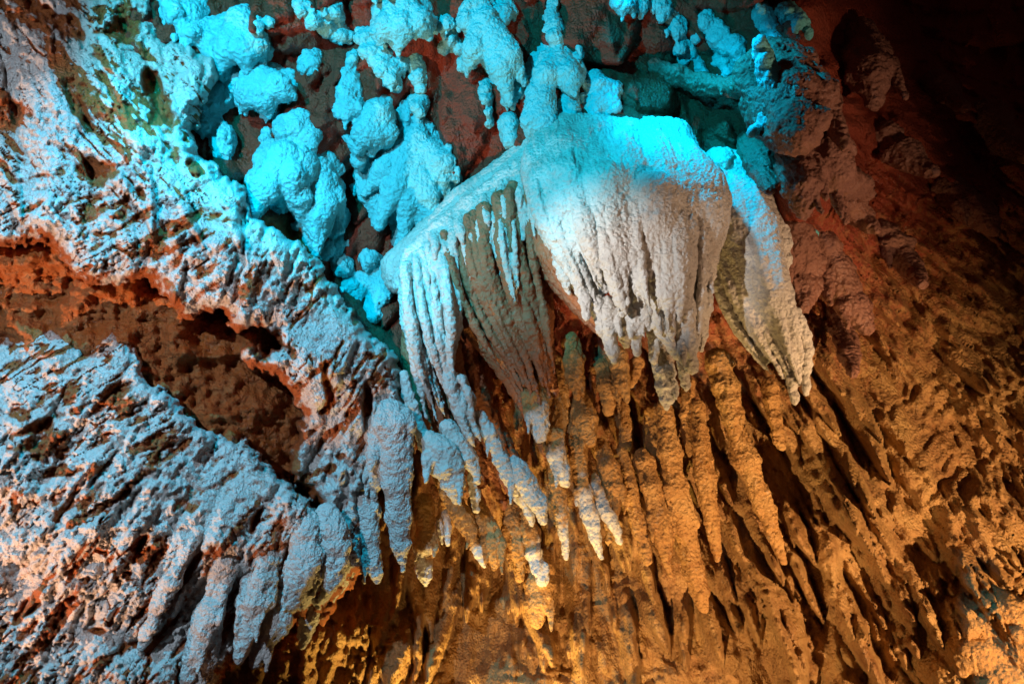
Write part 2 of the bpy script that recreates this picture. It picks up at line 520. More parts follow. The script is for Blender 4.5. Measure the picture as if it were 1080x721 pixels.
# ------------------------------------------------------------------ big pale flowstone masses on the left
UPPER = [(-220, -160), (150, -160), (165, -5), (172, 28), (196, 44), (228, 60), (236, 84), (222, 104), (214, 118), (206, 140), (214, 164), (240, 180),
         (262, 203), (268, 230), (300, 243), (335, 268), (350, 288), (358, 314), (376, 336), (400, 360), (422, 366), (427, 386), (431, 430),
         (436, 470), (437, 500), (433, 540), (428, 575), (423, 596), (416, 580), (410, 545), (404, 505), (398, 528), (392, 534), (388, 510),
         (388, 540), (396, 575), (400, 606), (388, 590), (375, 585), (362, 605), (352, 585), (338, 545), (318, 520),
         (302, 502), (302, 478), (316, 456), (311, 430), (303, 410), (290, 396), (262, 390), (249, 378), (252, 364), (262, 358), (282, 372), (296, 368), (288, 352),
         (275, 344), (262, 351), (245, 349), (230, 334), (190, 341), (184, 328), (166, 305), (145, 297), (125, 303), (100, 304), (76, 291), (64, 274), (50, 258),
         (0, 262), (-60, 250), (-220, 240)]
LOWER = [(-220, 350), (-60, 352), (0, 347), (40, 342), (70, 350), (92, 360), (105, 345), (126, 346), (141, 356), (155, 385), (166, 402), (186, 420), (206, 437),
         (230, 454), (262, 462), (276, 479), (292, 501), (310, 512), (338, 536), (360, 560), (385, 575), (395, 590), (380, 612), (359, 637), (350, 650), (340, 663), (331, 655), (318, 680), (312, 656),
         (300, 671), (284, 690), (262, 692), (240, 708), (228, 740), (200, 800), (150, 900), (-220, 900)]


def wind(pts):
    P = np.array(pts, float)
    def f(x, y):
        w = 1 / (((P[:, 0] - x) ** 2 + (P[:, 1] - y) ** 2) + 300)
        return math.atan2((w * np.sin(P[:, 2])).sum(), (w * np.cos(P[:, 2])).sum())
    return f


def left_mass(name, poly, base, flows, seed, pits, clay_blobs, band, T=0.75):
    P = np.array(poly); 
    R = Relief(max(P[:, 0].min(), -200), P[:, 0].max() + 6, max(P[:, 1].min(), -150), min(P[:, 1].max() + 6, 860), 1.5)
    R.base(base)
    r = np.random.default_rng(seed)
    XYZ = np.stack([R.X, R.Y, np.zeros_like(R.X)], -1)
    wob = 10 * fbm(XYZ / 22, 4, seed, 0.6) + 4 * fbm(XYZ / 7, 3, seed + 3)
    s = poly_dist(R.X, R.Y, poly) + wob
    f = wind(flows)
    G1 = R.scatter((34, 40), 82, 21, 0.22, f, r, None, 0.8)
    G2 = R.scatter((15, 17), 34, 8.5, 0.095, f, r, None, 0.8)
    G3 = R.scatter((7.5, 8), 14, 4.2, 0.045, f, r, None, 0.8)
    G0 = R.scatter((38, 52), 170, 17, 0.17, f, r, None, 0.7)
    rgh = fbm(XYZ / 45, 3, seed + 8)
    R.D -= 0.55 * G0 + G1 * 0.13 + 0.45 * G2 * np.clip(0.4 + rgh, 0.05, 0.9) + G3 * np.clip(0.5 + 1.2 * rgh, 0.2, 1.4)
    R.D -= 0.16 * fbm(XYZ / 80, 3, seed + 1) + 0.035 * fbm(XYZ / 14, 3, seed + 2) + (0.012 + 0.012 * sstep(-.2, .4, rgh)) * fbm(XYZ / 4.0, 2, seed + 6) + 0.012 * (1 - np.abs(fbm(XYZ / 6, 2, seed + 7)) * 2)
    clay = np.zeros_like(R.D)
    for (x, y, a, b, rot, dep) in pits:
        c, n_ = math.cos(rot), math.sin(rot)
        u = ((R.X - x) * c + (R.Y - y) * n_) / a; v = (-(R.X - x) * n_ + (R.Y - y) * c) / b
        q = np.sqrt(u * u + v * v) + 0.9 * fbm(XYZ / 16, 4, seed + int(x))
        R.D += 0.45 * dep * sstep(1.15, 0.2, q)
        clay = np.maximum(clay, 0.75 * sstep(1.3, 0.6, q))
    for (x, y, a, b, rot) in clay_blobs:
        c, n_ = math.cos(rot), math.sin(rot)
        u = ((R.X - x) * c + (R.Y - y) * n_) / a; v = (-(R.X - x) * n_ + (R.Y - y) * c) / b
        q = np.sqrt(u * u + v * v) + 1.1 * fbm(XYZ / 13, 4, seed + int(x) + 4)
        m_ = sstep(1.3, 0.5, q)
        R.D += 0.07 * m_ * ridged(XYZ / 9, 3, seed + int(y))
        clay = np.maximum(clay, 0.74 * m_)
    # rusty streaks worn into the skin
    for ang, sel in band:
        c, n_ = math.cos(ang), math.sin(ang)
        u = R.X * c + R.Y * n_; v = -R.X * n_ + R.Y * c
        q = fbm(np.stack([u / 46, v / 13, 0 * u], -1) + 0.25 * fbm(XYZ / 20, 2, seed + 50)[..., None], 4, seed + 51, 0.6)
        m_ = sstep(0.12, 0.30, q) * sel(R.X, R.Y) * sstep(0, 40, s)
        R.D += 0.03 * m_
        clay = np.maximum(clay, 0.74 * m_)
    near = np.zeros_like(s)
    for line in ([(-80, 300), (0, 305), (120, 325), (200, 390), (260, 420), (300, 490)] if seed == 31 else [(390, 610), (360, 640)], [(410, 600), (350, 650), (300, 680), (240, 715), (200, 780)]):
        for a_, b_ in zip(line[:-1], line[1:]):
            a_ = np.array(a_, float); b_ = np.array(b_, float); ab = b_ - a_
            t = np.clip(((R.X - a_[0]) * ab[0] + (R.Y - a_[1]) * ab[1]) / (ab @ ab), 0, 1)
            near = np.maximum(near, sstep(95, 70, np.hypot(R.X - a_[0] - t * ab[0], R.Y - a_[1] - t * ab[1])))
    clay = np.maximum(clay, 0.75 * near * sstep(20, 4, s + 14 * fbm(XYZ / 12, 3, seed + 60)))
    # bedding cracks: long thin clefts that hold rusty clay
    for ang, sel in band:
        c, n_ = math.cos(ang), math.sin(ang)
        u = R.X * c + R.Y * n_; v = -R.X * n_ + R.Y * c
        wv = 6 * fbm(XYZ / 30, 3, seed + 40)
        q = np.abs(fbm(np.stack([u / 60, (v + wv) / 12, 0 * u], -1), 3, seed + 41))
        gate = sstep(-0.05, 0.3, fbm(XYZ / 55, 3, seed + 44)) * sel(R.X, R.Y)
        cr = sstep(0.055, 0.01, q) * gate
        q2 = np.abs(fbm(np.stack([u / 26, (v + wv) / 5.5, 0 * u], -1), 2, seed + 47)); g2 = sstep(-0.1, 0.25, fbm(XYZ / 34, 3, seed + 48)) * sel(R.X, R.Y)
        R.D += 0.035 * sstep(0.08, 0.01, q2) * g2
        clay = np.maximum(clay, 0.75 * sstep(0.09, 0.03, q2) * g2)
        R.D += 0.045 * cr
        clay = np.maximum(clay, sstep(0.12, 0.04, q) * gate * 0.85)
    # roll the rim back to the wall
    e = np.clip(s / np.where(fbm(XYZ / 60, 2, seed + 12) > 0, 15, 24), 0, 1)
    R.D += T * (1 - np.sqrt(np.clip(1 - (1 - e) ** 2.2, 0, 1)))
    R.D += 0.9 * sstep(3.5, 0, s)
    o = R.build(name, M_CALC, s > 0, {"clay": np.clip(clay, 0, 1)})
    return o


DEG = math.radians
up = left_mass("flowstone_mass", UPPER,
               [(-200, -150, 5.6), (0, 0, 5.5), (100, 80, 5.3), (0, 200, 4.9), (150, 240, 5.0), (250, 300, 5.2), (350, 300, 5.7), (220, 110, 5.8), (150, 0, 6.0),
                (300, 420, 5.5), (330, 380, 5.45), (410, 420, 5.75), (350, 560, 5.5), (420, 560, 5.7), (-200, 200, 4.8)],
               [(0, 0, DEG(60)), (120, 60, DEG(55)), (200, 120, DEG(70)), (60, 200, DEG(120)), (200, 260, DEG(130)), (320, 300, DEG(118)), (340, 400, DEG(125)),
                (410, 450, DEG(95)), (360, 540, DEG(110)), (0, 240, DEG(120))], 31,
               [(60, 20, 50, 11, DEG(38), .35), (128, 32, 20, 24, DEG(50), .45), (165, 95, 34, 12, DEG(60), .5), (178, 125, 18, 16, DEG(40), .3), (102, 186, 20, 17, 0, .28), (150, 205, 14, 5, DEG(60), .2),
                (12, 115, 22, 14, DEG(20), .25), (88, 120, 9, 40, DEG(-35), .22), (345, 405, 5, 26, DEG(-8), .3), (388, 425, 5, 34, DEG(-4), .4), (375, 330, 4, 14, DEG(0), .2)],
               [(75, 95, 22, 9, DEG(40)), (45, 185, 20, 5, DEG(-10)), (120, 228, 18, 6, 0), (40, 215, 20, 4, DEG(-30)), (110, 65, 26, 8, DEG(50)), (200, 175, 20, 8, DEG(40)), (25, 15, 30, 7, DEG(35)),
                (190, 240, 16, 4, DEG(-40)), (240, 255, 12, 3, DEG(-45)), (205, 275, 14, 4, DEG(-40)), (310, 470, 26, 4, DEG(-38)), (345, 430, 28, 4, DEG(-42)), (330, 395, 26, 3, DEG(-35)), (350, 455, 26, 4, DEG(-45)),
                (360, 480, 10, 6, 0), (330, 500, 25, 5, DEG(-20)), (300, 440, 12, 10, 0)],
               [(DEG(48), lambda X, Y: sstep(260, 200, Y) * sstep(290, 240, X)), (DEG(122), lambda X, Y: sstep(215, 260, X) * sstep(200, 250, Y)), (DEG(150), lambda X, Y: sstep(170, 220, Y) * sstep(270, 220, X))])
tag(up, "pale rough flowstone mass filling the top left corner above the rusty hollow", "flowstone")
lw = left_mass("flowstone_mass", LOWER,
               [(-200, 360, 5.0), (0, 360, 5.1), (100, 380, 4.95), (0, 500, 4.5), (150, 520, 4.7), (250, 560, 5.05), (300, 640, 5.3), (370, 600, 5.4), (100, 680, 4.5),
                (250, 700, 5.1), (230, 470, 5.3), (-200, 860, 4.0), (150, 860, 4.5)],
               [(0, 380, DEG(130)), (120, 400, DEG(125)), (50, 520, DEG(130)), (200, 520, DEG(125)), (120, 640, DEG(127)), (250, 600, DEG(115)), (330, 600, DEG(100)), (20, 700, DEG(140))], 47,
               [(100, 665, 12, 6, 0, .2), (30, 640, 20, 6, DEG(-50), .22), (200, 600, 26, 5, DEG(-55), .2), (150, 570, 16, 6, DEG(-40), .2), (40, 450, 30, 8, DEG(-15), .2), (305, 590, 6, 22, DEG(10), .4), (270, 545, 5, 20, DEG(25), .25)],
               [(120, 420, 26, 5, DEG(-35)), (140, 430, 22, 6, DEG(-30)), (45, 470, 45, 14, DEG(-10)), (20, 440, 20, 8, 0), (85, 430, 14, 4, DEG(-30)), (60, 500, 40, 6, DEG(-10)), (90, 545, 50, 4, DEG(-30)), (140, 510, 40, 5, DEG(-45)),
                (160, 580, 26, 8, DEG(-40)), (60, 650, 46, 5, DEG(-52)), (30, 690, 46, 5, DEG(-45)), (120, 690, 50, 6, DEG(-25)), (160, 650, 40, 4, DEG(-45)), (225, 590, 46, 4, DEG(-55)), (250, 560, 40, 4, DEG(-55)),
                (290, 665, 26, 22, DEG(-40)), (200, 700, 26, 6, DEG(-60)), (80, 600, 40, 3, DEG(-55)), (180, 480, 26, 4, DEG(-40)), (345, 640, 20, 5, DEG(-45))],
               [(DEG(128), lambda X, Y: sstep(470, 540, Y)), (DEG(150), lambda X, Y: sstep(560, 480, Y))])
tag(lw, "pale blue-white flowstone mass filling the bottom left corner below the rusty hollow", "flowstone")


# ------------------------------------------------------------------ hanging forms
def hang(name, pts, rad, mat, seed, label=None, cat="stalactite", group=None, parent=None, ribs=5, white=0.0, amp=0.026, h=None, lumpy=0.2):
    """stalactite through [(px,py,d)...], radii in px"""
    rs = random.Random(seed)
    m = 12
    T = resample(pts, m); rad = [q_ * (0.84 if mat is M_STAL else 1.0) for q_ in rad]; r = np.interp(np.linspace(0, 1, m), np.linspace(0, 1, len(rad)), rad)
    r = r * (1 + lumpy * np.array([rs.uniform(-1, 1) for _ in range(m)]))
    P = loc3(T[:, 0], T[:, 1], T[:, 2]); rr = r * T[:, 2] / FOC
    F = Field(); F.path(P, rr * 0.86, 0.02)
    for j in range(ribs):                        # runnels down the outside
        a = j / ribs * 2 * math.pi + rs.random()
        off = np.array([math.cos(a), 0.25 * math.sin(a), 0.8 * math.sin(a)])
        st = rs.randint(0, 3); en = m - rs.randint(0, 4)
        w = np.array([rs.uniform(.3, .5) for _ in range(m)])
        F.path((P + off * (rr * 0.62)[:, None])[st:en], (rr * w)[st:en], 0.012)
    for j in range(rs.randint(1, 3) if len(rad) > 2 and max(rad) > 7 else 0):      # side drips
        q = rs.randint(2, m - 4); sgn = rs.choice((-1, 1)); L_ = rs.uniform(1.2, 2.6)
        A = P[q] + np.array([sgn * rr[q] * 0.75, 0, rr[q] * 0.35]); B = A + np.array([sgn * 0.1 * rr[q], -0.8 * L_ * rr[q], 0.5 * L_ * rr[q]])
        F.cap(A, B, rr[q] * 0.42, rr[q] * 0.1, 0.015)
    d = float(T[-1, 2])
    h = h or max(0.0105, 1.35 * d / FOC)
    tip = (P[-1], white * float(np.linalg.norm(P[-1] - P[0]))) if white > 0 else None
    o = solid(name, F, mat, h, amp, 0.085, seed, parent, tip)
    if label:
        tag(o, label, cat, group)
    return o


# --- the big canopy
can = empty("flowstone_canopy", to_world(loc3(650, 150, 6.4)))
tag(can, "big fluted flowstone canopy with flat cyan top and white front in the centre", "flowstone")
rs = random.Random(3)
G = [[(578, 150, 6.35), (565, 182, 5.95), (566, 215, 5.78), (588, 265, 5.66), (622, 335, 5.56)],
     [(610, 142, 6.45), (604, 165, 5.92), (612, 205, 5.62), (626, 262, 5.46), (648, 330, 5.42)],
     [(650, 147, 6.45), (650, 170, 5.87), (655, 210, 5.52), (660, 270, 5.37), (680, 346, 5.36)],
     [(688, 152, 6.45), (695, 175, 5.87), (703, 215, 5.52), (708, 275, 5.37), (712, 378, 5.42)],
     [(712, 152, 6.45), (728, 182, 5.95), (744, 220, 5.72), (748, 280, 5.62), (738, 392, 5.56)]]
F = Field()
fan(F, [[(x, y, d + 0.17) for x, y, d in g] for g in G], 12, 20, 0.3, 0.4, 0.78, 0.05, rs=rs)
fan(F, G, 27, 6.6, 0.9, 0.14, 0.86, 0.006, rs=rs, zj=0.07, rv=(0.5, 1.7))
for x, y, d, r in ((598, 205, 5.72, 24), (640, 215, 5.56, 30), (690, 225, 5.52, 30), (655, 262, 5.46, 26), (712, 262, 5.5, 24), (610, 245, 5.66, 20), (700, 300, 5.46, 22), (730, 240, 5.68, 20)):
    F.cap(loc3(x, y - 14, d + 0.08), loc3(x, y + 12, d - 0.01), r * d / FOC, r * d / FOC * .8, 0.05)
fan(F, [[(x, y, d - 0.05) for x, y, d in g] for g in G], 26, 4.2, 0.9, 0.25, 0.45, 0.01, rs=rs, startmax=0.45)
for x, y in ((590, 150), (620, 147), (650, 152), (680, 157), (706, 160)):      # neck that ties it back to the roof
    F.cap(loc3(x, y + 12, 6.3), loc3(x, y + 14, 7.3), 0.14, 0.2, 0.08)
solid("fluted_body", F, M_CANOPY, 0.0105, 0.02, 0.045, 5, can, stretch=0.15)
for i, (pts, rad, wh) in enumerate([
        ([(610, 290, 5.6), (617, 315, 5.55), (618, 336, 5.5)], [9, 6, 2], 0),
        ([(640, 322, 5.62), (643, 350, 5.58), (647, 381, 5.52)], [11, 10, 2.5], 0),
        ([(666, 320, 5.55), (671, 345, 5.5), (672, 374, 5.48)], [8, 8, 3], 0),
        ([(715, 300, 5.5), (722, 340, 5.5), (728, 374, 5.46), (731, 391, 5.44)], [13, 14, 9, 3], 0),
        ([(738, 280, 5.62), (741, 320, 5.62), (740, 368, 5.58)], [9, 9, 3], 0),
        ([(690, 330, 5.5), (702, 352, 5.48), (714, 376, 5.46)], [11, 8, 3], 0),
        ([(628, 318, 5.6), (633, 338, 5.58), (634, 352, 5.56)], [8, 6, 2], 0),
        ([(655, 330, 5.75), (658, 352, 5.72), (660, 366, 5.7)], [9, 7, 2], 0),
        ([(692, 350, 5.66), (690, 368, 5.62), (689, 384, 5.6)], [8, 6, 2], 0),
        ([(720, 372, 5.58), (722, 395, 5.54), (724, 412, 5.52)], [7, 4, 1.5], 0),
        ([(590, 270, 5.72), (596, 292, 5.7), (600, 310, 5.68)], [7, 6, 2], 0),
        ([(652, 300, 5.42), (655, 318, 5.4), (657, 331, 5.38)], [8, 6, 2], 0)]):
    hang("hem_drip", pts, rad, M_CANOPY, 100 + i, parent=can)

# --- right wing
wing = empty("flowstone_wing", to_world(loc3(780, 170, 6.4)))
tag(wing, "blue-topped flowstone wing tapering to a point right beside the white canopy", "flowstone")
WG = [[(736, 176, 6.75), (744, 235, 6.35), (752, 300, 6.15), (784, 362, 5.98), (832, 414, 5.78)],
      [(760, 170, 6.6), (770, 220, 6.1), (784, 285, 5.88), (806, 345, 5.78), (838, 412, 5.72)],
      [(788, 176, 6.55), (800, 225, 6.0), (812, 285, 5.72), (826, 342, 5.66), (845, 410, 5.66)],
      [(806, 196, 6.7), (815, 245, 6.2), (822, 300, 5.88), (846, 350, 5.78), (850, 398, 5.74)]]
F = Field()
fan(F, [[(x, y, d + 0.1) for x, y, d in g] for g in WG], 9, 13, 0.3, 0.5, 0.85, 0.06, rs=rs)
fan(F, WG, 20, 5.5, 0.8, 0.35, 0.8, 0.02, rs=rs)
for x, y in ((750, 190), (775, 185), (800, 205)):
    F.cap(loc3(x, y, 6.5), loc3(x, y, 7.3), 0.16, 0.22, 0.08)
solid("wing_blade", F, M_CANOPY, 0.0125, 0.018, 0.09, 9, wing)
for i, (pts, rad) in enumerate([([(838, 330, 5.72), (851, 365, 5.7), (850, 415, 5.68)], [7, 6, 2.5]), ([(765, 165, 6.5), (764, 175, 6.4)], [9, 10]), ([(800, 178, 6.4), (806, 200, 6.3)], [12, 12]),
                                ([(835, 400, 5.72), (838, 425, 5.68)], [5, 2]), ([(812, 225, 6.1), (826, 262, 6.0), (824, 300, 5.9)], [8, 9, 4])]):
    hang("edge_rib", pts, rad, M_CANOPY, 130 + i, parent=wing)

# --- draped curtain between the canopy and the left mass
cur = empty("flowstone_curtain", to_world(loc3(500, 220, 6.4)))
tag(cur, "draped flowstone curtain sloping from the canopy down to the left with cyan crest", "flowstone")
F = Field()                                                          # crest
F.path([loc3(*p) for p in [(605, 150, 6.5), (570, 172, 6.4), (535, 196, 6.4), (500, 220, 6.4), (470, 243, 6.35), (440, 270, 6.3), (425, 298, 6.3)]], [.16, .16, .15, .14, .13, .12, .1], 0.05)
F.path([loc3(*p) for p in [(580, 165, 6.8), (500, 225, 6.8), (430, 285, 6.8)]], [.3, .28, .26], 0.1)
solid("crest", F, M_CANOPY, 0.0135, 0.025, 0.1, 15, cur)
FOLDS = [
    ("blue", [[(427, 284, 6.2), (426, 320, 6.1), (432, 360, 6.05), (440, 400, 6.05), (452, 455, 6.05)], [(440, 272, 6.2), (446, 320, 6.02), (458, 365, 5.98), (470, 400, 6.0), (486, 432, 6.02)],
              [(460, 252, 6.22), (466, 300, 5.98), (472, 345, 5.93), (477, 390, 5.96), (492, 425, 6.0)], [(476, 246, 6.25), (482, 300, 6.0), (483, 345, 5.97), (476, 392, 6.0), (500, 428, 6.05)]], 17, 6.0, 0.8),
    ("blue", [[(470, 395, 6.0), (480, 425, 5.95), (490, 455, 5.93), (505, 490, 5.92)], [(490, 400, 6.0), (498, 420, 5.97), (500, 440, 5.95), (510, 462, 5.95)]], 7, 6.5, 0.7),
    ("brown", [[(468, 246, 6.2), (477, 290, 6.08), (500, 345, 6.1), (535, 400, 6.14), (560, 445, 6.05)], [(510, 218, 6.2), (514, 275, 6.08), (535, 335, 6.12), (556, 385, 6.14), (574, 440, 6.05)],
               [(556, 190, 6.2), (562, 268, 6.12), (574, 330, 6.2), (584, 380, 6.2), (592, 422, 6.1)]], 20, 7.5, 0.75),
    ("white", [[(516, 212, 6.3), (518, 245, 6.05), (527, 285, 5.98), (540, 322, 5.96)], [(540, 198, 6.3), (545, 240, 6.0), (548, 285, 5.95), (549, 324, 5.95)]], 8, 4.5, 0.8),
    ("white", [[(550, 186, 6.3), (553, 220, 6.02), (556, 250, 5.98), (562, 280, 5.98)], [(572, 170, 6.3), (573, 210, 5.95), (577, 245, 5.9), (580, 270, 5.9)]], 5, 5.0, 0.6),
    ("brown", [[(556, 190, 6.35), (560, 240, 6.1), (585, 290, 5.98), (618, 335, 5.95), (640, 360, 5.95)], [(566, 190, 6.2), (575, 240, 5.95), (600, 290, 5.85), (630, 330, 5.82), (655, 350, 5.8)]], 7, 7.5, 0.8),
    ("brown", [[(430, 300, 6.4), (440, 400, 6.35), (460, 470, 6.3), (500, 540, 6.2)], [(470, 380, 6.4), (480, 430, 6.35), (500, 480, 6.3), (530, 545, 6.15)], [(500, 340, 6.5), (515, 410, 6.5), (535, 460, 6.4), (560, 500, 6.3)]], 13, 9, 0.7),
]
FR = random.Random(77)
crest_line = resample([(600, 152, 6.3), (570, 170, 6.22), (535, 196, 6.2), (500, 220, 6.2), (470, 243, 6.18), (440, 272, 6.15)], 40)
F = Field()
for q in range(46):
    c = crest_line[min(int(q / 46 * 40), 39)]
    ln = FR.uniform(22, 70) * (1.25 if c[0] > 510 else 1)
    x = c[0] + FR.uniform(-5, 5); lean = FR.uniform(.05, .2)
    pp = resample([(x, c[1] - 2, c[2] + .05), (x + lean * ln * .4, c[1] + ln * .45, c[2] - .15), (x + lean * ln + FR.uniform(-3, 3), c[1] + ln, c[2] - .2)], 6)
    r0 = FR.uniform(3.2, 6.5)
    F.path(loc3(pp[:, 0], pp[:, 1], pp[:, 2]), np.array([1, 1, .9, .75, .5, .25]) * r0 * 6.1 / FOC, 0.01)
solid("crest_fringe", F, M_CANOPY, 0.011, 0.018, 0.07, 16, cur)
for i, (kind, gd, n, rp, em) in enumerate(FOLDS):
    F = Field()
    fan(F, gd, int(n * 1.5), rp * 0.72, 0.8, 0.4, em, 0.005, rs=rs, zj=0.13)
    if kind == "brown":
        fan(F, [[(x, y, d + 0.2) for x, y, d in g] for g in gd], max(5, n // 2), rp * 1.5, 0.3, 0.5, em, 0.05, rs=rs)
    solid("drapery_fold", F, {"blue": M_CANOPY, "white": M_CANOPY, "brown": M_FOLD}[kind], 0.0115, 0.022, 0.07, 200 + i, cur)
for i, (pts, rad, mt) in enumerate([
        ([(425, 395, 6.05), (434, 425, 6.0), (444, 455, 5.98), (455, 478, 5.96), (462, 492, 5.95)], [4, 6, 6, 5, 3], M_CANOPY),
        ([(447, 462, 5.95), (466, 478, 5.88), (477, 505, 5.82), (481, 528, 5.8)], [8, 16, 13, 3], M_CANOPY),
        ([(472, 450, 6.0), (488, 470, 5.95), (498, 490, 5.92), (504, 508, 5.9)], [10, 10, 7, 3], M_CANOPY),
        ([(505, 440, 6.0), (520, 465, 5.95), (533, 495, 5.9), (545, 520, 5.88)], [8, 8, 8, 4], M_CANOPY),
        ([(543, 490, 5.95), (556, 512, 5.88), (568, 535, 5.83), (574, 550, 5.8)], [11, 11, 8, 2.5], M_CANOPY),
        ([(528, 478, 6.05), (545, 515, 5.98), (558, 540, 5.93), (561, 553, 5.92)], [6, 7, 5, 2], M_CANOPY),
        ([(498, 500, 6.0), (501, 525, 5.96), (503, 540, 5.95)], [5, 4, 1.5], M_CANOPY)]):
    hang("drip_tongue", pts, rad, mt, 230 + i, parent=cur)

# --- drips at the foot of the upper left mass
for i, (pts, rad, lab) in enumerate([
        ([(412, 440, 5.8), (416, 490, 5.72), (421, 550, 5.66), (425, 600, 5.62)], [24, 17, 13, 3], "long white icicle stalactite with cyan shoulder left of the orange thicket"),
        ([(392, 450, 5.8), (396, 495, 5.74), (393, 535, 5.7)], [14, 10, 2.5], "short white stalactite beside the shoulder of the long white icicle"),
        ([(385, 530, 5.75), (390, 575, 5.66), (398, 613, 5.6)], [15, 12, 3], "stubby pale blue stalactite below and left of the long white icicle"),
        ([(360, 560, 5.7), (355, 600, 5.6), (338, 640, 5.5)], [22, 18, 8], "smooth bulging blue-white stalactite beside the rusty brown pocket"),
        ([(335, 625, 5.5), (325, 655, 5.45), (319, 682, 5.42)], [14, 9, 2.5], "small pale fang tip at the lower rim of the bottom left flowstone")]):
    hang("stalactite", pts, rad, M_CALC, 260 + i, lab, ribs=6)

for i, (pts, rad) in enumerate([
        ([(318, 545, 5.3), (322, 590, 5.15), (306, 640, 5.02)], [14, 17, 6]), ([(345, 540, 5.4), (352, 580, 5.3), (348, 622, 5.2)], [15, 17, 6]),
        ([(282, 585, 5.15), (268, 640, 5.0), (252, 694, 4.9)], [13, 16, 5]), ([(240, 600, 4.95), (216, 660, 4.8), (194, 722, 4.7)], [11, 13, 6]),
        ([(298, 630, 5.2), (284, 665, 5.12), (270, 700, 5.05)], [14, 16, 6]), ([(205, 560, 4.8), (176, 620, 4.65), (150, 680, 4.55)], [8, 10, 4]),
        ([(225, 660, 4.9), (212, 700, 4.82), (205, 740, 4.76)], [10, 12, 5]), ([(255, 540, 5.05), (240, 580, 4.95), (222, 625, 4.86)], [8, 10, 4])]):
    hang("drip_tongue", pts, rad, M_CALC, 280 + i, parent=lw, ribs=6, amp=0.03)

